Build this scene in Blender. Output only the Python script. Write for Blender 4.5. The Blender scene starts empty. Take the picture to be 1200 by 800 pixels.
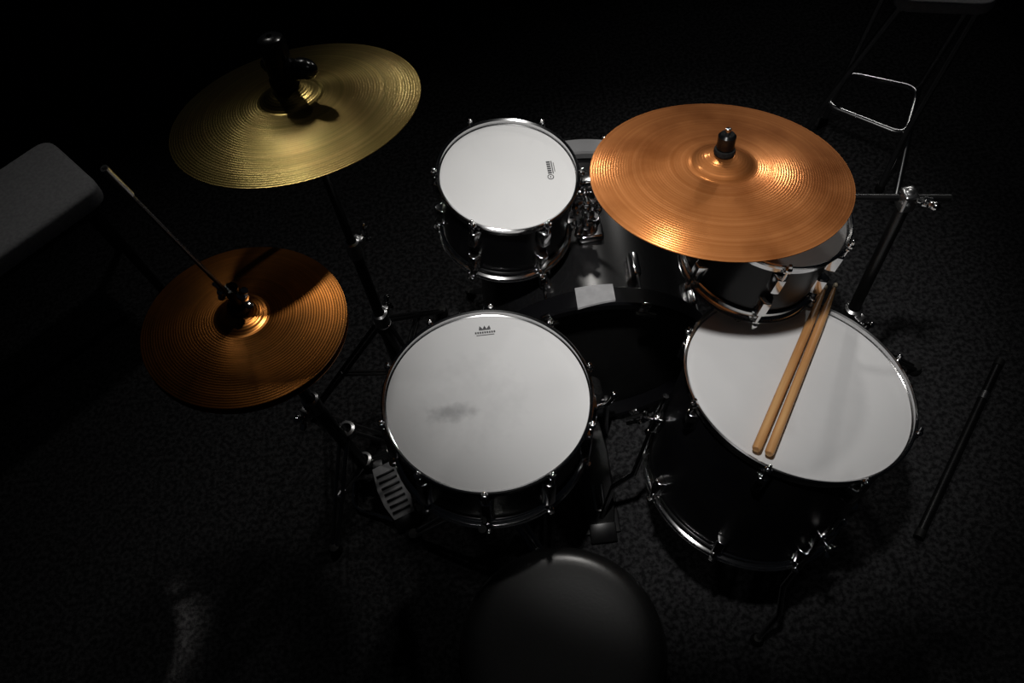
import bpy, bmesh, math, random
from mathutils import Vector, Matrix
random.seed(7)
PI = math.pi
scn = bpy.context.scene
COL = scn.collection

# ------------------------------------------------------------------ camera
CAMH = 1.95
NADIR = Vector((90, -600, -1000)).normalized()          # straight down, seen from the camera
zc = -NADIR
yc = (Vector((0, 0, -1)) - zc * zc.dot(Vector((0, 0, -1)))).normalized()
xc = yc.cross(zc)
ROT = Matrix((xc, yc, zc))
cam_d = bpy.data.cameras.new('camera'); cam = bpy.data.objects.new('camera', cam_d)
COL.objects.link(cam); scn.camera = cam
cam_d.sensor_width = 36; cam_d.lens = 30; cam_d.clip_start = 0.02
cam.matrix_world = Matrix.Translation((0, 0, CAMH)) @ ROT.to_4x4()


def at(px, py, z):
    """world point at height z seen at photo pixel px, py"""
    d = ROT @ Vector((px - 600, 400 - py, -1000))
    return Vector((0, 0, CAMH)) + d * ((z - CAMH) / d.z)


# ------------------------------------------------------------------ world, lights, exposure
w = bpy.data.worlds.new('world'); scn.world = w; w.use_nodes = True
w.node_tree.nodes['Background'].inputs[0].default_value = (0.5, 0.6, 0.8, 1)
w.node_tree.nodes['Background'].inputs[1].default_value = 0.003
scn.view_settings.view_transform = 'Standard'; scn.view_settings.look = 'None'
scn.view_settings.exposure = 0; scn.view_settings.gamma = 1; scn.view_settings.use_curve_mapping = False


def spot(name, loc, target, power, size, blend, radius, color=(1, 1, 1)):
    l = bpy.data.lights.new(name, 'SPOT'); l.energy = power; l.spot_size = math.radians(size)
    l.spot_blend = blend; l.shadow_soft_size = radius; l.color = color
    o = bpy.data.objects.new(name, l); COL.objects.link(o)
    d = Vector(target) - Vector(loc)
    o.matrix_world = Matrix.Translation(loc) @ d.to_track_quat('-Z', 'Y').to_matrix().to_4x4()
    return o


spot('stage_spot', (-0.03, 0.40, 2.65), (0.335, 0.93, 0.6), 113, 37.5, 1.0, 0.045, (1, 0.98, 0.95))
spot('key_back_spot', (0.45, 2.12, 2.55), (0.16, 1.04, 0.7), 29, 50, 1.0, 0.06, (1, 0.97, 0.92))
spot('right_back_spot', (2.72, 4.40, 2.50), (0.6, 1.1, 0.6), 62, 45, 1.0, 0.10, (1, 0.97, 0.93))
spot('left_back_spot', (0.10, 5.30, 2.50), (0.27, 0.98, 0.8), 44, 11.5, 0.6, 0.10, (1, 0.96, 0.9))
spot('crash_back_spot', (-0.80, 2.60, 2.60), (-0.52, 1.32, 0.8), 15, 60, 1.0, 0.07, (1, 0.97, 0.92))
spot('hat_fill', (1.05, 1.45, 2.55), (-0.345, 0.815, 0.8), 560, 5.2, 1.0, 0.05, (1, 0.95, 0.88))  # added narrow fill, only brightens the right side of the hi-hat








# ------------------------------------------------------------------ mesh helpers
class MB:
    def __init__(s): s.v = []; s.f = []

    def add(s, vs, fs, M=None):
        n = len(s.v)
        s.v += [tuple(M @ Vector(p)) if M is not None else tuple(p) for p in vs]
        s.f += [tuple(i + n for i in f) for f in fs]
        return s

    def lathe(s, prof, seg=48, M=None, closed=False):
        vs, rings = [], []
        for r, z in prof:
            if r < 1e-6:
                rings.append([len(vs)]); vs.append((0, 0, z))
            else:
                rings.append(list(range(len(vs), len(vs) + seg)))
                vs += [(r * math.cos(2 * PI * i / seg), r * math.sin(2 * PI * i / seg), z) for i in range(seg)]
        fs = []
        pr = list(zip(rings, rings[1:]))
        if closed: pr.append((rings[-1], rings[0]))
        for a, b in pr:
            for i in range(seg):
                j = (i + 1) % seg
                if len(a) == 1 and len(b) == 1: break
                if len(a) == 1: fs.append((a[0], b[j], b[i]))
                elif len(b) == 1: fs.append((a[i], a[j], b[0]))
                else: fs.append((a[i], a[j], b[j], b[i]))
        return s.add(vs, fs, M)

    def tube(s, pts, r, seg=14, M=None):
        pts = [Vector(p) for p in pts]; n = len(pts)
        rs = r if isinstance(r, (list, tuple)) else [r] * n
        t0 = (pts[1] - pts[0]).normalized()
        u = t0.orthogonal().normalized()
        vs, fs = [], []
        for k in range(n):
            if k == 0: t = t0
            elif k == n - 1: t = (pts[k] - pts[k - 1]).normalized()
            else: t = ((pts[k + 1] - pts[k]).normalized() + (pts[k] - pts[k - 1]).normalized()).normalized()
            u = (u - t * u.dot(t)).normalized(); b = t.cross(u)
            for i in range(seg):
                a = 2 * PI * i / seg
                vs.append(pts[k] + (u * math.cos(a) + b * math.sin(a)) * rs[k])
            if k:
                for i in range(seg):
                    j = (i + 1) % seg
                    fs.append(((k - 1) * seg + i, (k - 1) * seg + j, k * seg + j, k * seg + i))
        fs.append(tuple(range(seg))[::-1]); fs.append(tuple(range((n - 1) * seg, n * seg)))
        return s.add(vs, fs, M)

    def box(s, c, size, M=None, bevel=0.0, seg=2):
        bm = bmesh.new(); bmesh.ops.create_cube(bm, size=1)
        for v in bm.verts: v.co = Vector((v.co.x * size[0], v.co.y * size[1], v.co.z * size[2]))
        if bevel: bmesh.ops.bevel(bm, geom=bm.edges[:], offset=bevel, segments=seg, profile=.5, affect='EDGES')
        bm.verts.index_update()
        s.add([v.co + Vector(c) for v in bm.verts], [tuple(v.index for v in f.verts) for f in bm.faces], M)
        bm.free(); return s

    def prism(s, outline, z0, z1, M=None, bevel=0.0):
        bm = bmesh.new()
        vs = [bm.verts.new((x, y, z0)) for x, y in outline]
        f = bm.faces.new(vs)
        r = bmesh.ops.extrude_face_region(bm, geom=[f])
        for v in r['geom']:
            if isinstance(v, bmesh.types.BMVert): v.co.z = z1
        bmesh.ops.recalc_face_normals(bm, faces=bm.faces[:])
        if bevel:
            e = [e for e in bm.edges if abs(e.verts[0].co.z - e.verts[1].co.z) < 1e-6]
            bmesh.ops.bevel(bm, geom=e, offset=bevel, segments=3, profile=.5, affect='EDGES')
        bm.verts.index_update()
        s.add([v.co for v in bm.verts], [tuple(v.index for v in f.verts) for f in bm.faces], M)
        bm.free(); return s

    def ball(s, c, r, M=None, sq=(1, 1, 1)):
        prof = [(math.cos(a) * 1.0, math.sin(a)) for a in [(-PI / 2 + PI * k / 12) for k in range(13)]]
        prof[0] = (0, -1); prof[-1] = (0, 1)
        T = Matrix.Translation(c) @ Matrix.Diagonal((r * sq[0], r * sq[1], r * sq[2], 1))
        return s.lathe(prof, 20, (M @ T) if M is not None else T)

    def build(s, name, mat, parent=None, sharp=35):
        me = bpy.data.meshes.new(name)
        me.from_pydata(s.v, [], s.f)
        bm = bmesh.new(); bm.from_mesh(me); bmesh.ops.recalc_face_normals(bm, faces=bm.faces[:]); bm.to_mesh(me); bm.free()
        for p in me.polygons: p.use_smooth = True
        me.set_sharp_from_angle(angle=math.radians(sharp))
        me.materials.append(mat)
        o = bpy.data.objects.new(name, me); COL.objects.link(o)
        if parent is not None: o.parent = parent
        return o


def tag(o, label, cat, group=None):
    o['label'] = label; o['category'] = cat
    if group: o['group'] = group
    return o


def thing(name, label, cat, M, group=None):
    o = bpy.data.objects.new(name, None); COL.objects.link(o)
    o.empty_display_size = .05
    o.matrix_world = M if isinstance(M, Matrix) else Matrix.Translation(M)
    return tag(o, label, cat, group)


def part_copy(src, parent, M):
    c = src.copy(); COL.objects.link(c); c.parent = parent; c.matrix_basis = M
    for ch in src.children:
        d = ch.copy(); COL.objects.link(d); d.parent = c
    return c


def frame(c, ab=(0, 0), spin=0.0):
    n = Vector((ab[0], ab[1], 1)).normalized()
    x = (Vector((1, 0, 0)) - n * n.x).normalized(); y = n.cross(x)
    M = Matrix((x, y, n)).transposed().to_4x4()
    return Matrix.Translation(c) @ M @ Matrix.Rotation(spin, 4, 'Z')


def align(p0, p1):
    """matrix with its origin at p0 and z towards p1"""
    d = Vector(p1) - Vector(p0)
    return Matrix.Translation(p0) @ d.to_track_quat('Z', 'Y').to_matrix().to_4x4()


def bend(pts, n=8):
    """Catmull-Rom through the points"""
    P = [Vector(p) for p in pts]; P = [P[0] * 2 - P[1]] + P + [P[-1] * 2 - P[-2]]
    out = []
    for i in range(1, len(P) - 2):
        for k in range(n):
            t = k / n; a, b, c, d = P[i - 1:i + 3]
            out.append(.5 * ((2 * b) + (c - a) * t + (2 * a - 5 * b + 4 * c - d) * t * t + (3 * b - a - 3 * c + d) * t ** 3))
    out.append(P[-2]); return out


def fillet(pts, r, closed=False, n=7):
    """polyline with rounded corners"""
    P = [Vector(p) for p in pts]; out = []; N = len(P)
    for i in range(N):
        if not closed and i in (0, N - 1): out.append(P[i]); continue
        a, b, c = P[i - 1], P[i], P[(i + 1) % N]
        d1 = (a - b); d2 = (c - b)
        q = min(r, d1.length * .48, d2.length * .48)
        s, e = b + d1.normalized() * q, b + d2.normalized() * q
        for k in range(n + 1):
            t = k / n; out.append(s * (1 - t) ** 2 + b * 2 * t * (1 - t) + e * t * t)
    return out


# ------------------------------------------------------------------ materials
def new_mat(name):
    m = bpy.data.materials.new(name); m.use_nodes = True
    return m, m.node_tree, m.node_tree.nodes['Principled BSDF']


def noise_mix(nt, c1, c2, scale, lo=.35, hi=.65, detail=4, coord='Object'):
    tc = nt.nodes.new('ShaderNodeTexCoord'); n = nt.nodes.new('ShaderNodeTexNoise')
    n.inputs['Scale'].default_value = scale; n.inputs['Detail'].default_value = detail
    r = nt.nodes.new('ShaderNodeValToRGB')
    r.color_ramp.elements[0].position = lo; r.color_ramp.elements[1].position = hi
    r.color_ramp.elements[0].color = (*c1, 1); r.color_ramp.elements[1].color = (*c2, 1)
    nt.links.new(tc.outputs[coord], n.inputs['Vector']); nt.links.new(n.outputs['Fac'], r.inputs['Fac'])
    return r.outputs['Color'], n


def plain(name, c1, c2=None, rough=.4, metal=0.0, scale=30, coat=0.0, spec=.5, bump=0.0):
    m, nt, b = new_mat(name)
    c2 = c2 or tuple(x * 1.15 for x in c1)
    col, n = noise_mix(nt, c1, c2, scale)
    nt.links.new(col, b.inputs['Base Color'])
    b.inputs['Roughness'].default_value = rough; b.inputs['Metallic'].default_value = metal
    b.inputs['Coat Weight'].default_value = coat; b.inputs['Coat Roughness'].default_value = .05
    b.inputs['Specular IOR Level'].default_value = spec
    if bump:
        bp = nt.nodes.new('ShaderNodeBump'); bp.inputs['Strength'].default_value = bump; bp.inputs['Distance'].default_value = .002
        nt.links.new(n.outputs['Fac'], bp.inputs['Height']); nt.links.new(bp.outputs[0], b.inputs['Normal'])
    return m


M = {}
M['chrome'] = plain('chrome', (.62, .62, .63), (.7, .7, .7), .14, 1.0, 25)
M['dull_chrome'] = plain('dull_chrome', (.35, .35, .36), (.45, .45, .45), .3, 1.0, 25)
M['lacquer'] = plain('black_lacquer', (.004, .004, .005), (.006, .006, .007), .32, 0, 12, 0, .18)
M['grey_hoop'] = plain('grey_hoop', (.17, .17, .175), (.22, .22, .225), .35, .0, 12, .5)
M['rubber'] = plain('black_rubber', (.006, .006, .006), (.01, .01, .01), .6, 0, 60, 0, .3)
M['nut'] = plain('black_nylon', (.003, .003, .0035), (.005, .005, .005), .22, 0, 60, 0, .5)
M['felt'] = plain('black_felt', (.01, .01, .01), (.02, .02, .02), .95, 0, 200, 0, .1, .5)
M['vinyl'] = plain('black_vinyl', (.010, .010, .0105), (.014, .014, .014), .30, 0, 200, 0, .9, .04)
M['bench'] = plain('grey_fabric', (.34, .34, .35), (.42, .42, .43), .9, 0, 120, 0, .1, .4)
M['grey_plate'] = plain('grey_plate', (.36, .36, .37), (.46, .46, .47), .45, .2, 60)
M['darkmetal'] = plain('dark_metal', (.035, .035, .037), (.05, .05, .05), .35, .9, 30)
M['wood_tip'] = plain('pale_wood', (.62, .52, .36), (.72, .62, .45), .45, 0, 60)
M['print'] = plain('dark_print', (.045, .045, .05), (.09, .09, .095), .6, 0, 300)


def wood():
    m, nt, b = new_mat('hickory')
    tc = nt.nodes.new('ShaderNodeTexCoord'); mp = nt.nodes.new('ShaderNodeMapping'); mp.inputs['Scale'].default_value = (90, 90, 5)
    n = nt.nodes.new('ShaderNodeTexNoise'); n.inputs['Scale'].default_value = 1; n.inputs['Detail'].default_value = 5
    r = nt.nodes.new('ShaderNodeValToRGB')
    r.color_ramp.elements[0].position = .3; r.color_ramp.elements[1].position = .7
    r.color_ramp.elements[0].color = (.50, .22, .075, 1); r.color_ramp.elements[1].color = (.72, .42, .18, 1)
    nt.links.new(tc.outputs['Object'], mp.inputs['Vector']); nt.links.new(mp.outputs[0], n.inputs['Vector'])
    nt.links.new(n.outputs['Fac'], r.inputs['Fac']); nt.links.new(r.outputs[0], b.inputs['Base Color'])
    b.inputs['Roughness'].default_value = .4
    return m


M['wood'] = wood()


def carpet():
    m, nt, b = new_mat('dark_carpet')
    col, n = noise_mix(nt, (.014, .014, .015), (.046, .046, .048), 95, .40, .62, 8)
    nt.links.new(col, b.inputs['Base Color'])
    b.inputs['Roughness'].default_value = 1; b.inputs['Specular IOR Level'].default_value = .05
    tc = nt.nodes.new('ShaderNodeTexCoord'); n2 = nt.nodes.new('ShaderNodeTexNoise'); n2.inputs['Scale'].default_value = 400
    bp = nt.nodes.new('ShaderNodeBump'); bp.inputs['Strength'].default_value = .8; bp.inputs['Distance'].default_value = .003
    nt.links.new(tc.outputs['Object'], n2.inputs['Vector'])
    nt.links.new(n2.outputs['Fac'], bp.inputs['Height']); nt.links.new(bp.outputs[0], b.inputs['Normal'])
    return m


M['carpet'] = carpet()


def head_mat(name, base, wear=()):
    """coated drumhead; wear: (x, y, rx, ry, strength) stick smudges worn into the coating, in metres on the head"""
    m, nt, b = new_mat(name)
    L = nt.links.new
    col, n = noise_mix(nt, tuple(x * .96 for x in base), base, 9, .3, .7, 5)
    tc = nt.nodes.new('ShaderNodeTexCoord')
    for x, y, rx, ry, st in wear:
        mp = nt.nodes.new('ShaderNodeMapping'); mp.vector_type = 'TEXTURE'
        mp.inputs['Location'].default_value = (x, y, 0); mp.inputs['Scale'].default_value = (rx, ry, 1)
        L(tc.outputs['Object'], mp.inputs['Vector'])
        sx = nt.nodes.new('ShaderNodeSeparateXYZ'); L(mp.outputs[0], sx.inputs[0])
        cx = nt.nodes.new('ShaderNodeCombineXYZ'); L(sx.outputs[0], cx.inputs[0]); L(sx.outputs[1], cx.inputs[1])
        ln = nt.nodes.new('ShaderNodeVectorMath'); ln.operation = 'LENGTH'; L(cx.outputs[0], ln.inputs[0])
        n3 = nt.nodes.new('ShaderNodeTexNoise'); n3.inputs['Scale'].default_value = 60; L(tc.outputs['Object'], n3.inputs['Vector'])
        ad = nt.nodes.new('ShaderNodeMath'); ad.operation = 'ADD'; L(ln.outputs['Value'], ad.inputs[0]); L(n3.outputs['Fac'], ad.inputs[1])
        mr = nt.nodes.new('ShaderNodeMapRange'); mr.inputs['From Min'].default_value = .7; mr.inputs['From Max'].default_value = 1.5
        mr.inputs['To Min'].default_value = st; mr.inputs['To Max'].default_value = 0
        L(ad.outputs[0], mr.inputs['Value'])
        mx = nt.nodes.new('ShaderNodeMix'); mx.data_type = 'RGBA'
        L(mr.outputs[0], mx.inputs['Factor']); L(col, mx.inputs['A']); mx.inputs['B'].default_value = (.22, .22, .23, 1)
        col = mx.outputs['Result']
    L(col, b.inputs['Base Color'])
    b.inputs['Roughness'].default_value = .75; b.inputs['Specular IOR Level'].default_value = .2
    return m


def cymbal_mat(name, dark, light, rough, aniso, groove, patina=(0, 0, 0), pat=0.0, pscale=14, rough2=.5, mix2=.5):
    m, nt, b = new_mat(name)
    L = nt.links.new
    tc = nt.nodes.new('ShaderNodeTexCoord')
    sx = nt.nodes.new('ShaderNodeSeparateXYZ'); L(tc.outputs['Object'], sx.inputs[0])
    cx = nt.nodes.new('ShaderNodeCombineXYZ'); L(sx.outputs[0], cx.inputs[0]); L(sx.outputs[1], cx.inputs[1])
    ln = nt.nodes.new('ShaderNodeVectorMath'); ln.operation = 'LENGTH'; L(cx.outputs[0], ln.inputs[0])
    cr = nt.nodes.new('ShaderNodeCombineXYZ'); L(ln.outputs['Value'], cr.inputs[0])
    n = nt.nodes.new('ShaderNodeTexNoise'); n.inputs['Scale'].default_value = 130; n.inputs['Detail'].default_value = 3
    L(cr.outputs[0], n.inputs['Vector'])
    r = nt.nodes.new('ShaderNodeValToRGB')
    r.color_ramp.elements[0].position = .3; r.color_ramp.elements[1].position = .7
    r.color_ramp.elements[0].color = (*dark, 1); r.color_ramp.elements[1].color = (*light, 1)
    L(n.outputs['Fac'], r.inputs['Fac'])
    n2 = nt.nodes.new('ShaderNodeTexNoise'); n2.inputs['Scale'].default_value = pscale; n2.inputs['Detail'].default_value = 5
    L(tc.outputs['Object'], n2.inputs['Vector'])
    mr = nt.nodes.new('ShaderNodeMapRange'); mr.inputs['From Min'].default_value = .42; mr.inputs['From Max'].default_value = .68
    mr.inputs['To Max'].default_value = pat; L(n2.outputs['Fac'], mr.inputs['Value'])
    mx = nt.nodes.new('ShaderNodeMix'); mx.data_type = 'RGBA'
    L(mr.outputs[0], mx.inputs['Factor']); L(r.outputs[0], mx.inputs['A']); mx.inputs['B'].default_value = (*patina, 1)
    L(mx.outputs['Result'], b.inputs['Base Color'])
    b.inputs['Metallic'].default_value = 1
    b.inputs['Roughness'].default_value = rough
    b.inputs['Anisotropic'].default_value = aniso
    tn = nt.nodes.new('ShaderNodeTangent'); tn.direction_type = 'RADIAL'; tn.axis = 'Z'
    L(tn.outputs[0], b.inputs['Tangent'])
    wv = nt.nodes.new('ShaderNodeMath'); wv.operation = 'SINE'
    ml = nt.nodes.new('ShaderNodeMath'); ml.operation = 'MULTIPLY'; ml.inputs[1].default_value = 2 * PI / .0042
    L(ln.outputs['Value'], ml.inputs[0]); L(ml.outputs[0], wv.inputs[0])
    bp = nt.nodes.new('ShaderNodeBump'); bp.inputs['Strength'].default_value = groove; bp.inputs['Distance'].default_value = .00012
    L(wv.outputs[0], bp.inputs['Height']); L(bp.outputs[0], b.inputs['Normal'])
    # hammered, hazy metal: a second, broader lobe of the same bronze
    b2 = nt.nodes.new('ShaderNodeBsdfPrincipled'); L(mx.outputs['Result'], b2.inputs['Base Color']); b2.inputs['Metallic'].default_value = 1
    b2.inputs['Roughness'].default_value = rough2; L(bp.outputs[0], b2.inputs['Normal'])
    b2.inputs['Anisotropic'].default_value = aniso * .7; L(tn.outputs[0], b2.inputs['Tangent'])
    ms = nt.nodes.new('ShaderNodeMixShader'); ms.inputs[0].default_value = mix2
    L(b.outputs[0], ms.inputs[1]); L(b2.outputs[0], ms.inputs[2]); L(ms.outputs[0], nt.nodes['Material Output'].inputs['Surface'])
    return m


M['ride'] = cymbal_mat('bronze_cymbal', (.50, .18, .05), (.70, .29, .10), .17, .5, .25, (.28, .085, .02), .75, 9, .58, .66)
M['crash'] = cymbal_mat('brass_cymbal', (.20, .16, .045), (.42, .31, .11), .20, .93, .34, (.22, .12, .04), .4, 14, .45, .4)
M['hat'] = cymbal_mat('dull_bronze_cymbal', (.34, .125, .025), (.56, .20, .045), .26, .85, .4, (.12, .06, .02), .7, 8, .42, .45)
M['bass_wrap'] = plain('black_sparkle_wrap', (.006, .006, .0065), (.012, .012, .013), .26, 0, 300, 0, 1.0)
M['hoop_light_patch'] = plain('lit_hoop_grey', (.30, .30, .31), (.36, .36, .37), .6, 0, 60)  # pale grey standing in for light on the dark batter hoop
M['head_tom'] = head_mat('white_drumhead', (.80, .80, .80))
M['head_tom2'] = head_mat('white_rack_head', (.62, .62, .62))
M['head_snare'] = head_mat('coated_snare_head', (.74, .74, .745), [(-.065, -.02, .05, .022, .55), (-.03, .0, .11, .10, .14)])
M['head_floor'] = head_mat('coated_floor_tom_head', (.74, .74, .745), [(.02, -.02, .12, .10, .06)])
M['film'] = plain('clear_film_head', (.10, .10, .10), (.13, .13, .13), .3, 0, 12)

# ------------------------------------------------------------------ floor
fl = MB()
N = 40
vs = [(-5 + 10 * i / N, -4 + 10 * j / N, 0) for j in range(N + 1) for i in range(N + 1)]
fs = [(j * (N + 1) + i, j * (N + 1) + i + 1, (j + 1) * (N + 1) + i + 1, (j + 1) * (N + 1) + i) for j in range(N) for i in range(N)]
fo = fl.add(vs, fs).build('floor', M['carpet']); fo['kind'] = 'structure'


# ------------------------------------------------------------------ small hardware
def wing_screw(M0, s=1.0, mat='chrome', name='wing_screw', parent=None):
    """screw along +z of M0 with two wings"""
    b = MB()
    b.lathe([(0, -.012), (.004, -.012), (.004, .004), (.0075, .006), (.0075, .016), (.005, .019), (0, .020)], 16,
            M0 @ Matrix.Diagonal((s, s, s, 1)))
    for sg in (-1, 1):
        b.tube(bend([(sg * .004, 0, .010), (sg * .014, 0, .014), (sg * .021, 0, .023)], 4),
               [.0042, .0044, .0046, .005, .0052, .0056, .006, .0062, .0045], 10, M0 @ Matrix.Diagonal((s, s, s, 1)))
    return b.build(name, M[mat], parent)


def foot(name, p, parent, r=.016):
    return MB().lathe([(0, 0), (r * .9, 0), (r, .004), (r, .018), (r * .75, .028), (0, .030)], 16,
                      Matrix.Translation(p)).build(name, M['rubber'], parent)


def tripod(root, z_top, z_low, spread, a0, mat='dull_chrome', r=.0065, c=(0, 0)):
    """three double-braced legs, each a part with its own rubber foot, plus two collars"""
    for z, nm in ((z_top, 'leg_collar'), (z_low, 'leg_collar')):
        MB().lathe([(.0125, -.014), (.019, -.012), (.019, .012), (.0125, .014)], 24,
                   Matrix.Translation((c[0], c[1], z)), True).build(nm, M[mat], root)
    for k in range(3):
        a = a0 + k * 2 * PI / 3; d = Vector((math.cos(a), math.sin(a), 0)); t = Vector((-d.y, d.x, 0)) * .009
        C = Vector((c[0], c[1], 0))
        top = C + d * .018 + Vector((0, 0, z_top)); end = C + d * spread + Vector((0, 0, .018))
        b = MB()
        for sg in (-1, 1):
            b.tube([top + t * sg, top.lerp(end, .5) + t * sg, end + t * sg * .6], r * .75, 8)
            b.tube([C + d * .018 + Vector((0, 0, z_low)) + t * sg * .5, top.lerp(end, .52) + t * sg * .5], r * .55, 8)
        b.tube([top.lerp(end, .52) - t * 1.5, top.lerp(end, .52) + t * 1.5], .004, 8)
        lg = b.build('leg', M[mat], root)
        foot('rubber_foot', end - Vector((0, 0, .018)), lg)


def clamp(root, p, ax=(0, 0, 1), turn=0.0, r=.0175, h=.05, mat='dull_chrome'):
    """a memory clamp round a tube with a wing screw"""
    F = align(p, Vector(p) + Vector(ax)) @ Matrix.Rotation(turn, 4, 'Z')
    b = MB().lathe([(r * .7, -h / 2), (r, -h / 2 + .003), (r, h / 2 - .003), (r * .7, h / 2)], 24, F, True)
    b.box((r + .004, 0, 0), (.014, .020, h * .55), F, .002)
    c = b.build('height_clamp', M[mat], root)
    wing_screw(F @ Matrix.Translation((r + .008, 0, 0)) @ Matrix.Rotation(PI / 2, 4, 'Y'), 1.1, 'chrome', 'wing_screw', c)
    return c


# ------------------------------------------------------------------ drums
def drum(name, label, M0, r, depth, nl, headmat, spin=0, hoopmat='chrome', legs=None, split_lug=True, bracket=None):
    """z = 0 is the top of the batter hoop, the shell runs down -z; r is the hoop's outer radius"""
    root = thing(name, label, 'drum', M0)
    rs = r - .012
    zt = -.012                                                       # shell top
    zb = zt - depth
    MB().lathe([(rs, zt), (rs, zb), (rs - .007, zb), (rs - .007, zt)], 96, None, True).build('shell', M['lacquer'], root)

    def hoop(sgn, z):
        pr = [(r - .010, -.024), (r - .0085, -.024), (r - .006, -.022), (r - .0065, -.012), (r - .0035, -.0105), (r - .0045, -.004),
              (r - .0025, -.001), (r - .0005, -.001), (r, -.0025), (r - .0005, .000), (r - .003, .0012), (r - .0062, -.001), (r - .0062, -.010), (r - .010, -.012)]
        return MB().lathe([(a, z + sgn * b) for a, b in pr], 128, None, True)
    hoop(1, 0).build('batter_hoop', M[hoopmat], root)
    hoop(-1, zb - .012).build('bottom_hoop', M[hoopmat], root)
    hz = -.0095
    MB().lathe([(rs + .004, hz - .006), (rs + .0035, hz - .001), (rs - .001, hz), (rs - .012, hz - .0012), (rs - .02, hz - .0015), (0, hz - .0015)], 96).build('batter_head', M[headmat], root, 60)
    MB().lathe([(rs + .004, zb + .004), (rs + .003, zb - .001), (rs - .012, zb - .0015), (0, zb - .0015)], 96).build('bottom_head', M['film'], root, 60)
    # one lug and one rod at each end, then copies
    zs = [(zt - .036, 0), (zb + .036, 1)] if split_lug else [(zt - depth / 2, 2)]
    ln = .040 if split_lug else depth * .62
    for z, which in zs:
        lug = MB().prism([(rs - .002, -.013), (rs + .004, -.013), (rs + .017, -.007), (rs + .018, 0), (rs + .017, .007), (rs + .004, .013), (rs - .002, .013)],
                         z - ln / 2, z + ln / 2, None, .003).build('lug', M['chrome'], root)
        for z0, z1, sg, q in ((0, zt - .020, 1, 0), (zb - .012, zb + .02, -1, 1)):
            if which != 2 and q != which: continue
            rb = MB().tube([(r + .003, 0, z0), (r + .003, 0, z1 if which != 2 else z0 - sg * .03)], .0028, 10)
            T = Matrix.Translation((r + .003, 0, z0)) @ Matrix.Diagonal((1, 1, sg, 1))
            rb.lathe([(.0, -.003), (.0062, -.0028), (.0066, .001), (.0045, .003), (0, .003)], 14, T)
            rb.box((0, 0, .0065), (.0056, .0056, .009), T, .0008)
            rb.box((-.003, 0, -.008), (.011, .013, .004), T, .001)          # hoop ear
            rb.build('tension_rod', M['chrome'], lug)
        lug.matrix_basis = Matrix.Rotation(spin, 4, 'Z')
        for k in range(1, nl):
            part_copy(lug, root, Matrix.Rotation(spin + 2 * PI * k / nl, 4, 'Z'))
    if depth > .1:
        vb = Matrix.Rotation(spin + PI / nl, 4, 'Z')
        MB().lathe([(0, .004), (.006, .004), (.011, .002), (.012, 0), (0, 0)], 20, vb @ Matrix.Translation((rs, 0, zt - depth * .42)) @ Matrix.Rotation(PI / 2, 4, 'Y')).build('air_vent', M['chrome'], root)
    return root, rs, zb


def head_logo(root, x, y, rot, s, kind, mat='print'):
    """the small printed maker's mark as it reads at this size: a crown-like emblem over a short dark bar"""
    T = Matrix.Translation((x, y, -.0106)) @ Matrix.Rotation(rot, 4, 'Z') @ Matrix.Diagonal((s, s, 1, 1))
    b = MB(); t = .0002

    def bar(cx, cy, w_, h_): b.box((cx, cy, 0), (w_, h_, t), T)
    if kind == 'crown':
        for cx in (-.010, 0, .010):
            b.prism([(cx - .005, .004), (cx + .005, .004), (cx + (cx * .25), .014)], 0, t, T)
        bar(0, .002, .030, .003)
        for k in range(9): bar(-.024 + k * .006, -.007, .0042, .006)
        bar(0, -.015, .046, .0022)
    else:
        b.lathe([(.010, 0), (.0075, 0), (.0075, t), (.010, t)], 28, T @ Matrix.Translation((-.026, .004, 0)), True)
        bar(-.026, .004, .007, .003)
        for k in range(6): bar(-.010 + k * .0085, .004, .006, .012)
        bar(.011, -.006, .050, .003)
        bar(.011, -.012, .036, .002)
    return b.build('printed_logo', M[mat], root)


# snare ---------------------------------------------------------------
SN = (-.056, .700, .630); SNab = (.07, .05)
snare, rs_, zb_ = drum('snare_drum', 'black snare drum with worn white coated head, in front of the drum throne', frame(SN, SNab), .187, .125, 10, 'head_snare', .18, split_lug=False)
head_logo(snare, .010, .146, 0, .72, 'crown')
# throw-off lever and snare wires
b = MB().box((rs_ + .012, 0, -.075), (.018, .030, .070), None, .004, 3)
b.tube(bend([(rs_ + .020, 0, -.060), (rs_ + .040, 0, -.045), (rs_ + .048, 0, -.020)], 5), .0055, 12)
b.ball((rs_ + .048, 0, -.018), .007)
so = b.build('strainer', M['chrome'], snare); so.matrix_basis = Matrix.Rotation(-.08, 4, 'Z')
b = MB()
for k in range(20):
    y = -.02 + k * .0021
    b.tube([(-.12, y, zb_ - .004), (.12, y, zb_ - .004)], .0008, 6)
for sg in (-1, 1): b.box((sg * .13, 0, zb_ - .004), (.022, .046, .0015), None, .0004)
b.build('snare_wires', M['dull_chrome'], snare)

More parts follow.
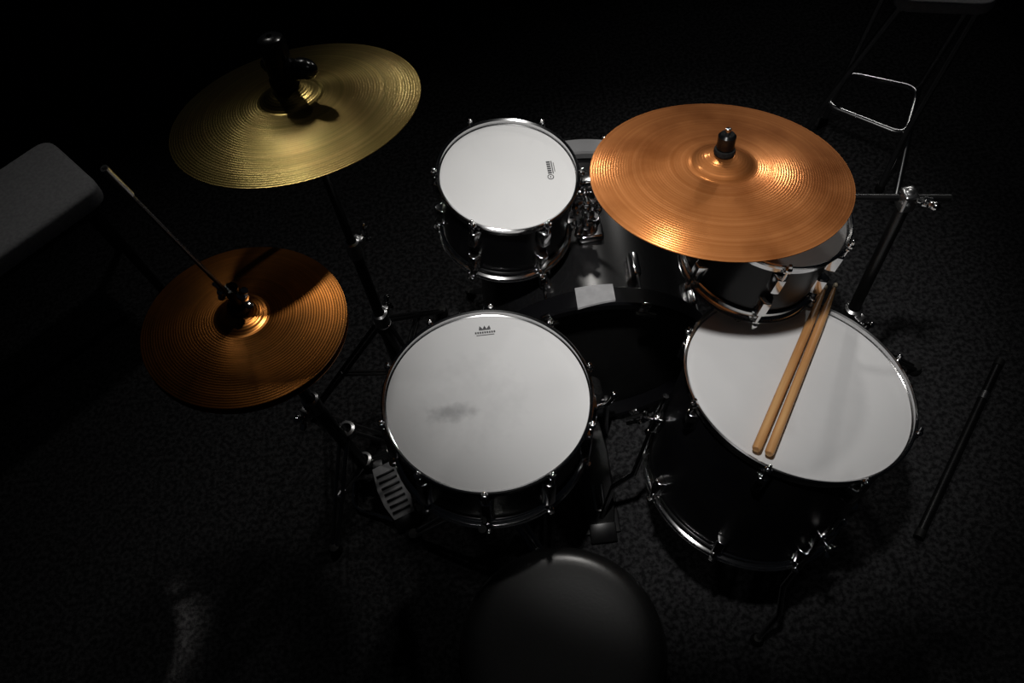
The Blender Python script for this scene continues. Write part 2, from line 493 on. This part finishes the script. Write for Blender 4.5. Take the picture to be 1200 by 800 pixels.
# snare stand
F = frame(SN, SNab)
base = F @ Vector((0, 0, -.27)); bx, by = base.x, base.y
st = thing('snare_stand', 'metal tripod stand holding up the snare drum', 'drum stand', (bx, by, 0))
loc = Vector((bx, by, 0))
MB().tube([(0, 0, .06), (0, 0, .28)], .0125, 20).build('base_tube', M['dull_chrome'], st)
MB().tube([(0, 0, .24), (0, 0, base.z)], .009, 18).build('upper_tube', M['chrome'], st)
clamp(st, (0, 0, .28), turn=2.4)
tripod(st, .20, .085, .22, PI / 3)
MB().ball((0, 0, base.z), .018).box((0, 0, base.z), (.03, .03, .03), None, .004).build('basket_hub', M['dull_chrome'], st)
for k in range(3):
    a = .35 + k * 2 * PI / 3
    d = Vector((math.cos(a), math.sin(a), 0))
    zl = zb_ - .012
    P = [(F @ Vector((0, 0, -.27))), F @ (d * .08 + Vector((0, 0, zl - .035))), F @ (d * .165 + Vector((0, 0, zl - .012))), F @ (d * .197 + Vector((0, 0, zl + .0))), F @ (d * .199 + Vector((0, 0, zl + .028)))]
    arm = MB().tube(bend([p - loc for p in P], 6), .0048, 12).build('basket_arm', M['chrome'], st)
    MB().tube([P[3] - loc, P[4] - loc + Vector((0, 0, .004))], .0075, 12).build('rubber_tip', M['rubber'], arm)

# rack tom ------------------------------------------------------------
T1 = (.040, 1.103, .741)
tom1, rt, zt1 = drum('rack_tom', 'small black rack tom with clean white head, between crash and ride cymbals', frame(T1, (.11, -.05)), .137, .148, 6, 'head_tom', .95)
head_logo(tom1, .083, .006, PI / 2, .62, 'ring')
# second tom, under the ride cymbal
T2 = at(912, 243, .745)
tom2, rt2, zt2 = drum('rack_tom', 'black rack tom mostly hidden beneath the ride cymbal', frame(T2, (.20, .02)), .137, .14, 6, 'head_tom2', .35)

# floor tom -----------------------------------------------------------
FT = (.495, .661, .583); FTab = (.21, .14)
ft, rf, zf = drum('floor_tom', 'large black floor tom at right with two drumsticks lying on it', frame(FT, FTab), .21, .30, 8, 'head_floor', .2)
head_logo(ft, -.055, .165, .2, .8, 'crown')
FF = frame(FT, FTab); FI = FF.inverted()
for k in range(3):
    a = .75 + k * 2 * PI / 3
    d = Vector((math.cos(a), math.sin(a), 0))
    b = MB().box((rf + .012, 0, -.20), (.022, .034, .045), None, .005, 3)
    br = b.build('leg_bracket', M['chrome'], ft); br.matrix_basis = Matrix.Rotation(a, 4, 'Z')
    wing_screw(Matrix.Translation((rf + .024, 0, -.20)) @ Matrix.Rotation(PI / 2, 4, 'Y'), .9, 'chrome', 'wing_screw', br)
    top = d * (rf + .014) + Vector((0, 0, -.12)); low = d * (rf + .014) + Vector((0, 0, -.40))
    # the leg runs on down the shell's axis, kinks outwards and meets the floor
    g = FF @ (d * (rf + .045) + Vector((0, 0, -.47)))
    dn = (FF.to_3x3() @ Vector((0, 0, -1)))
    end = g + dn * ((g.z - .02) / -dn.z)
    lg = MB().tube([top, low] + [FI @ g, FI @ end], .0062, 12).build('leg', M['chrome'], ft)
    MB().lathe([(0, -.004), (.013, -.004), (.014, .012), (.009, .026), (0, .028)], 16, FI @ Matrix.Translation((end.x, end.y, .004))).build('rubber_foot', M['rubber'], lg)

# bass drum -----------------------------------------------------------
BD = Vector((.175, .94, .285)); yaw = -.04
BM = Matrix.Translation(BD) @ Matrix.Rotation(yaw, 4, 'Z') @ Matrix.Rotation(-PI / 2, 4, 'X')    # local z runs forward
RB = .235; DB = .38
bdM = Matrix.Translation((BD.x, BD.y, 0))
bd = thing('bass_drum', 'big black bass drum lying on its side with grey hoops, below the rack toms', 'drum', bdM)
L0 = bdM.inverted() @ BM
MB().lathe([(RB, .0), (RB, DB), (RB - .008, DB), (RB - .008, 0)], 128, L0, True).build('shell', M['bass_wrap'], bd)
for z, nm in ((-.012, 'batter_hoop'), (DB + .012, 'front_hoop')):
    pr = [(RB + .006, -.022), (RB + .020, -.022), (RB + .024, -.018), (RB + .024, .018), (RB + .020, .022), (RB + .006, .022)]
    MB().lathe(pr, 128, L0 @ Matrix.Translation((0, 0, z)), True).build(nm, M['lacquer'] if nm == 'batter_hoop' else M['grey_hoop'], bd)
MB().lathe([(RB + .008, .0), (RB - .004, -.003), (0, -.004)], 96, L0).build('batter_head', M['rubber'], bd)
MB().lathe([(RB + .008, DB), (RB - .004, DB + .003), (0, DB + .004)], 96, L0).build('front_head', M['film'], bd)
for z, z0, s in ((.075, -.045, -1), (DB - .075, DB + .045, 1)):
    lug = MB().box((RB + .009, 0, z), (.022, .020, .060), None, .006, 3).build('lug', M['chrome'], bd)
    rb = MB().tube([(RB + .014, 0, z0), (RB + .014, 0, z)], .0033, 10)
    rb.tube([(RB + .014, -.022, z0 + s * .004), (RB + .014, .022, z0 + s * .004)], [.004, .0055], 10)
    rb.box((RB + .019, 0, z0 - s * .010), (.026, .022, .008), None, .003)
    rb.build('tension_rod', M['chrome'], lug)
    for k in range(8):
        Mx = L0 @ Matrix.Rotation(PI / 8 + k * PI / 4, 4, 'Z')
        if k == 0: lug.matrix_basis = Mx
        else: part_copy(lug, bd, Mx)
for sg in (-1, 1):
    p0 = L0 @ Vector((sg * RB * .93, RB * .40, DB - .10)); p1 = Vector((p0.x + sg * .06, p0.y + .12, .020))
    sp = MB().tube([p0, p0.lerp(p1, .5), p1], [.009, .009, .006], 12).build('spur', M['dull_chrome'], bd)
    foot('rubber_foot', p1 - Vector((0, 0, .020)), sp, .013)

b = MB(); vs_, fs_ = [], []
for k in range(13):                                                    # added grey patch shaped like the light on the batter hoop's top
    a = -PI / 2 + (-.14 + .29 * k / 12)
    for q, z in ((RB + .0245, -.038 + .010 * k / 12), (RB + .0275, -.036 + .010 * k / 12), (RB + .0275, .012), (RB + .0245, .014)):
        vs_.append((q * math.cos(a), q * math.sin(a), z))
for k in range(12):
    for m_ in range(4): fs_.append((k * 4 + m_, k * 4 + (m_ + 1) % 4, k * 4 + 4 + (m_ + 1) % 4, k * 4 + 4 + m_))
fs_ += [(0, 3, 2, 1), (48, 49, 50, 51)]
b.add(vs_, fs_, L0).build('hoop_light_patch', M['hoop_light_patch'], bd)

# tom holder: post out of the bass drum, two arms
pb = Vector((.195, 1.115, .50))
th = thing('tom_holder', 'chrome post and arms on the bass drum carrying both rack toms', 'drum hardware', (pb.x, pb.y, pb.z))
MB().box((0, 0, .028), (.055, .075, .018), None, .006, 3).tube([(0, 0, .03), (0, 0, .065)], .020, 20).build('base_plate', M['chrome'], th)
MB().tube([(0, 0, .03), (0, 0, .165)], .0125, 20).build('post', M['chrome'], th)
MB().box((0, 0, .165), (.052, .034, .034), None, .008, 3).build('receiver', M['chrome'], th)
wing_screw(Matrix.Translation((-.010, -.022, .150)) @ Matrix.Rotation(PI / 2, 4, 'X'), 1.3, 'chrome', 'wing_screw', th)
wing_screw(Matrix.Translation((-.012, -.024, .085)) @ Matrix.Rotation(PI / 2, 4, 'X') @ Matrix.Rotation(.7, 4, 'Z'), 1.3, 'chrome', 'wing_screw', th)
for F1, r1, sg in ((frame(T1, (.11, -.05)), rt, 1), (frame(T2, (.20, .02)), rt2, -1)):
    d = (F1.inverted() @ (pb + Vector((0, 0, .165)))); a = math.atan2(d.y, d.x)
    p1 = F1 @ Vector((math.cos(a) * (r1 + .030), math.sin(a) * (r1 + .030), -.085)) - pb
    p2 = F1 @ Vector((math.cos(a) * (r1 + .030), math.sin(a) * (r1 + .030), -.155 if sg > 0 else -.13)) - pb
    p0 = Vector((-.02 * sg, 0, .165))
    MB().tube(fillet([p0, Vector((p1.x, p1.y, p1.z + .03)), p2], .02), .0055, 14).build('tom_arm', M['chrome'], th)
    root = tom1 if sg > 0 else tom2
    b = MB().box((r1 + .016, 0, -.095), (.044, .040, .050), None, .008, 3).box((r1 + .003, 0, -.095), (.010, .060, .075), None, .003)
    br = b.build('mount_bracket', M['chrome'], root); br.matrix_basis = Matrix.Rotation(a, 4, 'Z')
    wing_screw(Matrix.Translation((r1 + .030, -.020 * 1, -.095)) @ Matrix.Rotation(PI / 2, 4, 'X'), 1.2, 'chrome', 'wing_screw', br)

# bass drum pedal -----------------------------------------------------
pc = Vector((.150, .86, 0))
pd = thing('bass_drum_pedal', 'metal bass drum pedal on the carpet right of the snare drum', 'pedal', Matrix.Translation(pc) @ Matrix.Rotation(-.03, 4, 'Z'))
MB().box((0, -.10, .006), (.085, .27, .008), None, .003).build('base_plate', M['darkmetal'], pd)
SL = math.atan2(.115, .24)
FBM = Matrix.Translation((0, -.225, .020)) @ Matrix.Rotation(SL, 4, 'X')
b = MB().prism([(-.028, 0), (.028, 0), (.034, .05), (.034, .17), (.024, .245), (-.024, .245), (-.034, .17), (-.034, .05)], 0, .006, FBM, .0015)
fb = b.build('footboard', M['darkmetal'], pd)
MB().tube(fillet([(-.010, .10, .009), (-.010, .04, .009), (.010, .04, .009), (.010, .10, .009)], .01), .0038, 8, FBM).build('grip_strip', M['dull_chrome'], fb)
MB().box((0, -.01, .008), (.062, .045, .010), FBM, .003).build('heel_plate', M['darkmetal'], pd)
for sg in (-1, 1):
    MB().box((sg * .045, .022, .095), (.012, .020, .185), None, .004).build('upright_post', M['dull_chrome'], pd)
MB().tube([(-.06, .022, .180), (.06, .022, .180)], .006, 14).lathe([(.0, -.008), (.022, -.008), (.022, .008), (0, .008)], 24, Matrix.Translation((0, .022, .18)) @ Matrix.Rotation(PI / 2, 4, 'Y')).build('axle', M['chrome'], pd)
MB().tube([(0, .0, .178), (0, .012, .135)], .005, 8).build('chain', M['dull_chrome'], pd)
bt = MB().tube([(0, .022, .18), (0, -.035, .34)], .0032, 10).build('beater_rod', M['chrome'], pd)
MB().lathe([(0, -.028), (.018, -.026), (.024, -.018), (.024, .018), (.018, .026), (0, .028)], 24, Matrix.Translation((0, -.035, .345)) @ Matrix.Rotation(PI / 2 - .3, 4, 'X')).build('beater_felt', M['felt'], bt)


# ------------------------------------------------------------------ cymbals
def cymbal(name, label, M0, r, mat, bell=.048, rise=.026, bellh=.016, inv=False, group=None):
    root = None
    prof = [(.0055, rise + bellh)]
    for k in range(1, 9):
        t = k / 8; q = bell * t
        base_ = rise * (1 - (bell / r) ** 1.6)
        prof.append((max(q, .006), base_ + (rise + bellh - base_) * (math.cos(t * PI / 2) ** .85 if t < 1 else 0)))
    for k in range(1, 25):
        q = bell + (r - bell) * k / 24
        prof.append((q, rise * (1 - (q / r) ** 1.6)))
    th_ = .0011
    prof = prof + [(q, z - th_) for q, z in reversed(prof)]
    o = MB().lathe(prof, 160, None, True).build(name, M[mat], None, 60)
    o.matrix_world = M0 @ (Matrix.Rotation(PI, 4, 'X') if inv else Matrix.Identity(4))
    tag(o, label, 'cymbal', group)
    return o, rise + bellh


CR = Vector((-.286, 1.060, 1.006)); CRF = frame(CR, (-.03, .21))
crash, crt = cymbal('crash_cymbal', 'grooved brass crash cymbal at upper left with tall black topper', CRF, .203, 'crash')
RD = Vector((.381, .921, .859)); RDF = frame(RD, (.08, .20))
ride, rdt = cymbal('ride_cymbal', 'large coppery bronze ride cymbal overlapping the second rack tom', RDF, .215, 'ride', .052)
HA = at(288, 380, .80); HAF = frame(HA, (.09, .08))
hatT, htt = cymbal('hi_hat_cymbal', 'upper hi-hat cymbal, dull bronze with an orange gleam on its right side', HAF @ Matrix.Translation((0, 0, .006)), .166, 'hat', .042, .020, .015)
hatB, hbt = cymbal('hi_hat_cymbal', 'lower upturned hi-hat cymbal just beneath the gleaming upper one', HAF @ Matrix.Translation((0, 0, -.010)), .166, 'hat', .042, .020, .015, True)

# crash stand ---------------------------------------------------------
cb = Vector((-.283, 1.075, 0))
cs = thing('cymbal_stand', 'straight metal cymbal stand rising under the crash cymbal', 'cymbal stand', cb)
tc_ = CRF @ Vector((0, 0, rise_ := crt)) - cb
axis = (CRF.to_3x3() @ Vector((0, 0, 1)))
tilt = CRF @ Vector((0, 0, -.06)) - cb
MB().tube([(0, 0, .07), (0, 0, .36)], .0145, 20).build('base_tube', M['darkmetal'], cs)
MB().tube([(0, 0, .34), (0, 0, .62)], .0115, 20).build('middle_tube', M['darkmetal'], cs)
MB().tube([(0, 0, .60), (0, 0, tilt.z - .02), tilt - axis * .012], .0085, 16).build('upper_tube', M['darkmetal'], cs)
clamp(cs, (0, 0, .36), turn=-2.0); clamp(cs, (0, 0, .62), turn=-2.2, r=.015)
tripod(cs, .33, .12, .25, 1.134, 'darkmetal')
F2 = Matrix.Translation(-cb) @ CRF
b = MB().lathe([(0, -.014), (.016, -.014), (.016, .014), (0, .014)], 24, F2 @ Matrix.Translation((0, 0, -.060)) @ Matrix.Rotation(PI / 2, 4, 'Y'))
tl = b.tube([(0, 0, -.06), (0, 0, crt + .05)], .004, 10, F2).build('tilter', M['dull_chrome'], cs)
wing_screw(F2 @ Matrix.Translation((.016, 0, -.06)) @ Matrix.Rotation(PI / 2, 4, 'Y'), 1.2, 'chrome', 'wing_screw', tl)
MB().lathe([(.006, -.022), (.021, -.022), (.022, -.012), (.020, -.002), (.006, -.002)], 24, F2 @ Matrix.Translation((0, 0, crt - .0015)), True).build('lower_felt', M['felt'], cs)
MB().lathe([(.0058, 0), (.021, 0), (.0235, .006), (.0235, .014), (.021, .019), (.0058, .019)], 28, F2 @ Matrix.Translation((0, 0, crt + .0005)), True).build('upper_felt', M['felt'], cs)
b = MB().lathe([(.0045, 0), (.020, 0), (.0215, .004), (.0215, .052), (.019, .060), (.013, .064), (.0045, .064)], 28, F2 @ Matrix.Translation((0, 0, crt + .019)), True)
wn = b.build('sleeve', M['nut'], cs)
b = MB()
W0 = F2 @ Matrix.Translation((.010, -.006, crt + .030)) @ Matrix.Rotation(-.55, 4, 'Z')
b.ball((.034, 0, .004), .021, W0, (1.15, .75, .8)).ball((.010, 0, .0), .019, W0, (1.3, .8, .9))
b.ball((-.028, 0, .002), .017, W0, (1.2, .6, .8))
b.build('wing_nut', M['nut'], cs)

# ride stand (boom) ---------------------------------------------------
cp = at(1058, 238, .80)
rb0 = Vector((cp.x + .012, cp.y + .01, 0))
rs2 = thing('cymbal_stand', 'boom cymbal stand at right with bright wing screw, reaching in under the ride', 'cymbal stand', rb0)
MB().tube([(0, 0, .07), (0, 0, .44)], .0145, 20).build('base_tube', M['darkmetal'], rs2)
MB().tube([(0, 0, .42), (0, 0, .78)], .0115, 20).build('upper_tube', M['darkmetal'], rs2)
clamp(rs2, (0, 0, .44), turn=2.0)
tripod(rs2, .34, .12, .30, .2, 'darkmetal')
F3 = Matrix.Translation(-rb0) @ RDF
e0 = F3 @ Vector((0, 0, -.045)); j = Vector((0, 0, .80))
out = j + (j - e0).normalized() * .07
MB().tube([e0, j, out], .006, 14).build('boom_arm', M['darkmetal'], rs2)
jc = MB().ball((0, 0, .80), .017).box((0, 0, .795), (.026, .030, .040), None, .006, 3).build('boom_clamp', M['dull_chrome'], rs2)
wing_screw(Matrix.Translation((.014, -.008, .80)) @ Matrix.Rotation(-.5, 4, 'Z') @ Matrix.Rotation(PI / 2, 4, 'Y') @ Matrix.Rotation(.9, 4, 'Z'), 1.3, 'chrome', 'wing_screw', jc)
b = MB().ball((0, 0, -.045), .013, F3).tube([(0, 0, -.045), (0, 0, rdt + .030)], .0038, 10, F3)
b.build('tilter', M['dull_chrome'], rs2)
MB().lathe([(.006, -.020), (.020, -.020), (.021, -.010), (.019, -.002), (.006, -.002)], 24, F3 @ Matrix.Translation((0, 0, rdt - .0015)), True).build('lower_felt', M['felt'], rs2)
MB().lathe([(.0055, 0), (.0165, 0), (.0175, .004), (.0165, .009), (.0055, .009)], 24, F3 @ Matrix.Translation((0, 0, rdt + .0005)), True).build('upper_felt', M['felt'], rs2)
MB().lathe([(.004, 0), (.0135, 0), (.0145, .003), (.0145, .024), (.011, .028), (.004, .028)], 24, F3 @ Matrix.Translation((0, 0, rdt + .009)), True).build('wing_nut', M['nut'], rs2)
MB().lathe([(0, 0), (.0045, 0), (.0045, .012), (0, .014)], 14, F3 @ Matrix.Translation((0, 0, rdt + .034))).build('rod_tip', M['chrome'], rs2)

# hi-hat stand --------------------------------------------------------
hb = Vector((-.390, .860, 0))
hs = thing('hi_hat_stand', 'metal hi-hat stand with foot pedal and tall thin pull rod', 'hi-hat stand', hb)
ha = HA - hb
ax = ha.normalized()
P = lambda z: ha * (z / ha.z)
MB().tube([P(.05), P(.46)], .0145, 20).build('base_tube', M['darkmetal'], hs)
MB().tube([P(.44), P(.765)], .0105, 20).build('upper_tube', M['darkmetal'], hs)
c_ = clamp(hs, P(.46), turn=1.0)
MB().lathe([(.006, -.012), (.030, -.012), (.033, -.006), (.006, -.004)], 28, align(P(.766), P(.9)), True).build('seat_cup', M['nut'], hs)
rt_ = at(122, 197, 1.22) - hb
F4 = Matrix.Translation(-hb) @ HAF
MB().tube([P(.10), P(.78), F4 @ Vector((0, 0, .06)), rt_], .0033, 10).build('pull_rod', M['darkmetal'], hs)
MB().tube([rt_.lerp(F4 @ Vector((0, 0, .06)), .16), rt_], .0050, 12).build('rod_sleeve', M['dull_chrome'], hs)
c1 = MB().lathe([(.0035, 0), (.017, 0), (.019, .004), (.017, .011), (.009, .013), (.009, .034), (.011, .036), (.011, .052), (.0035, .052)], 24, F4 @ Matrix.Translation((0, 0, htt + .007)), True).build('clutch', M['darkmetal'], hs)
wing_screw(F4 @ Matrix.Translation((.008, -.006, htt + .050)) @ Matrix.Rotation(-.6, 4, 'Z') @ Matrix.Rotation(PI / 2, 4, 'Y'), 1.0, 'chrome', 'wing_screw', c1)
wing_screw(F4 @ Matrix.Translation((-.010, .004, htt + .040)) @ Matrix.Rotation(2.6, 4, 'Z') @ Matrix.Rotation(PI / 2, 4, 'Y'), .9, 'chrome', 'wing_screw', c1)
tripod(hs, .26, .09, .20, .035, 'dull_chrome')
# pedal
p_toe = at(447, 545, .085) - hb; p_heel = at(474, 604, .025) - hb
dr = (p_heel - p_toe); PM = align(p_toe, p_heel)
ln_ = dr.length
side = dr.cross(Vector((0, 0, 1))).normalized(); up_ = side.cross(dr.normalized())
PMm = Matrix((side, dr.normalized(), up_)).transposed().to_4x4(); PMm.translation = p_toe
b = MB().prism([(-.024, 0), (.024, 0), (.034, .05), (.034, ln_ * .7), (.026, ln_), (-.026, ln_), (-.034, ln_ * .7), (-.034, .05)], -.005, 0, PMm, .001)
fbd = b.build('footboard', M['grey_plate'], hs)
b = MB()
for k in range(7):
    b.box((0, .022 + k * ln_ / 8.5, .0015), (.046, .006, .003), PMm, .001)
b.build('tread_rib', M['darkmetal'], fbd)
MB().box((0, ln_ + .014, -.010), (.060, .040, .012), PMm, .003).build('heel_plate', M['darkmetal'], hs)
MB().tube(fillet([(-.04, 0, .01), (-.05, -.08, .01), Vector((p_heel.x - .03, p_heel.y, .01))], .03), .005, 8).build('radius_rod', M['chrome'], hs)
MB().box((0, 0, .050), (.075, .03, .020), None, .005).build('pedal_frame', M['darkmetal'], hs)

# ------------------------------------------------------------------ throne
tcx = at(658, 757, .50)
tr = thing('drum_throne', 'round black padded drum throne at the bottom of the photo', 'stool', (tcx.x, tcx.y, 0))
tp = [(.172 * u_, .462 + .052 * (1 - u_ ** 14) ** .5) for u_ in [1, .998, .994, .985, .97, .95, .925, .90, .87, .84, .80, .75, .68, .6, .5, .35, .2, 0]]
MB().lathe([(0, .435), (.150, .435), (.162, .440), (.170, .450)] + tp, 128).build('seat', M['vinyl'], tr, 50)
MB().lathe([(.1715, .447), (.1745, .450), (.1745, .454), (.1715, .457)], 96, None, True).build('piping', M['rubber'], tr)
MB().tube([(0, 0, .10), (0, 0, .30)], .016, 20).build('base_tube', M['darkmetal'], tr)
MB().tube([(0, 0, .28), (0, 0, .435)], .012, 20).box((0, 0, .428), (.10, .10, .012), None, .003).build('seat_post', M['darkmetal'], tr)
clamp(tr, (0, 0, .30), turn=2)
tripod(tr, .27, .11, .24, PI / 2 + .2, 'darkmetal')

# ------------------------------------------------------------------ drumsticks on the floor tom
def local_hit(px, py, dz):
    d = ROT @ Vector((px - 600, 400 - py, -1000)); o = Vector((0, 0, CAMH))
    n = FF.to_3x3() @ Vector((0, 0, 1)); c = Vector(FT) + n * dz
    return o + d * ((c - o).dot(n) / d.dot(n))


def stick(label, a, b_):
    p0 = local_hit(*a, .0090); p1 = local_hit(*b_, .0090)
    Ls = (p1 - p0).length; r = .0078
    o = thing('drumstick', label, 'drumstick', align(p0, p1), 'drumsticks on the floor tom')
    pr = [(0, 0), (r * .8, .0006), (r, .004), (r, Ls * .72), (r * .9, Ls * .82), (r * .62, Ls * .92), (r * .40, Ls - .016)]
    MB().lathe(pr + [(0, Ls - .0155)], 20).build('shaft', M['wood'], o, 60)
    z = Ls - .018
    MB().lathe([(0, z), (r * .40, z + .001), (r * .55, z + .006), (r * .60, z + .011), (r * .42, z + .016), (0, z + .018)], 16).build('tip', M['wood_tip'], o, 60)
    return o


stick('left one of two wooden drumsticks lying side by side across the floor tom', (886, 527), (968, 334))
stick('right one of two wooden drumsticks, the one further from the snare drum', (901, 532), (980, 332))

# ------------------------------------------------------------------ bench at left
s1, s2, s3 = at(67, 160, .44), at(118, 217, .44), at(0, 300, .44)
u = (s2 - s1); v = (s3 - s2).normalized(); u = (u - v * u.dot(v)); wd = u.length; u.normalize()
wd = .26; LB = .62
BMt = Matrix((u, v, Vector((0, 0, 1)) if u.cross(v).z > 0 else Vector((0, 0, -1)))).transposed().to_4x4()
bc = s2 - u * wd / 2 + v * LB / 2
bn = thing('padded_bench', 'grey padded bench with rounded corners, cut off by the left edge', 'bench', (bc.x, bc.y, 0))
sgn = 1 if u.cross(v).z > 0 else -1
oc = [Vector((-wd / 2, -LB / 2, 0)), Vector((wd / 2, -LB / 2, 0)), Vector((wd / 2, LB / 2, 0)), Vector((-wd / 2, LB / 2, 0))]
ol = [(p.x, p.y) for p in fillet(oc, .045, True)]
R3 = Matrix(((u.x, v.x, 0, 0), (u.y, v.y, 0, 0), (0, 0, 1, 0), (0, 0, 0, 1)))
MB().prism(ol, .385, .440, R3, .012).build('seat', M['bench'], bn)
MB().prism([(x * .86, y * .93) for x, y in ol], .360, .386, R3).build('apron', M['darkmetal'], bn)
for sx in (-1, 1):
    for sy in (-1, 1):
        MB().tube([(sx * wd * .36, sy * LB * .42, .37), (sx * wd * .44, sy * LB * .45, .0)], [.015, .011], 12, R3).build('leg', M['darkmetal'], bn)

# ------------------------------------------------------------------ tubular chair at upper right
LZ = .18
A, B_, C_, D_ = at(966, 122, LZ), at(992, 86, LZ), at(1076, 104, LZ), at(1060, 159, LZ)
ctr = (A + B_ + C_ + D_) / 4; ctr.z = 0
ch = thing('metal_chair', 'chrome tubular chair frame with rounded foot rail at upper right, behind the ride cymbal', 'chair', ctr)
MB().tube((lambda q: q + [q[0], q[1]])(fillet([p - ctr for p in (A, B_, C_, D_)], .04, True)), .0085, 12).build('foot_rail', M['dull_chrome'], ch)
for p, q, ft_ in ((B_, at(1062, -60, .61), at(966, 140, .02)), (C_, at(1172, -50, .61), at(1050, 230, .02)), (A, at(1058, 4, .61), at(940, 158, .02)), (D_, at(1150, 6, .61), at(1032, 218, .02))):
    lg = MB().tube([ft_ - ctr, p - ctr, q - ctr], .0085, 12).build('leg', M['dull_chrome'], ch)
    foot('rubber_foot', ft_ - ctr - Vector((0, 0, .02)), lg, .013)
sc_ = [at(1052, -90, .62), at(1185, -80, .62), at(1165, 13, .62), at(1048, 8, .62)]
ol = [(p.x - ctr.x, p.y - ctr.y) for p in fillet(sc_, .04, True)]
MB().prism(ol, .605, .635, None, .006).build('seat', M['bench'], ch)

# a loose metal pole on the carpet at lower right
pa, pb2 = at(1172, 422, .012), at(1076, 630, .012)
pl = thing('metal_pole', 'dark metal pole lying on the carpet right of the floor tom', 'pole', align(pa, pb2))
Lp = (pb2 - pa).length
MB().tube([(0, 0, 0), (0, 0, Lp)], .0105, 16).build('tube', M['darkmetal'], pl)
for z in (0, Lp - .02):
    MB().lathe([(0, z), (.0118, z), (.0118, z + .02), (0, z + .02)], 16).build('end_cap', M['rubber'], pl)
MB().lathe([(.010, Lp * .20), (.0118, Lp * .20), (.0118, Lp * .24), (.010, Lp * .24)], 16, None, True).build('collar', M['dull_chrome'], pl)
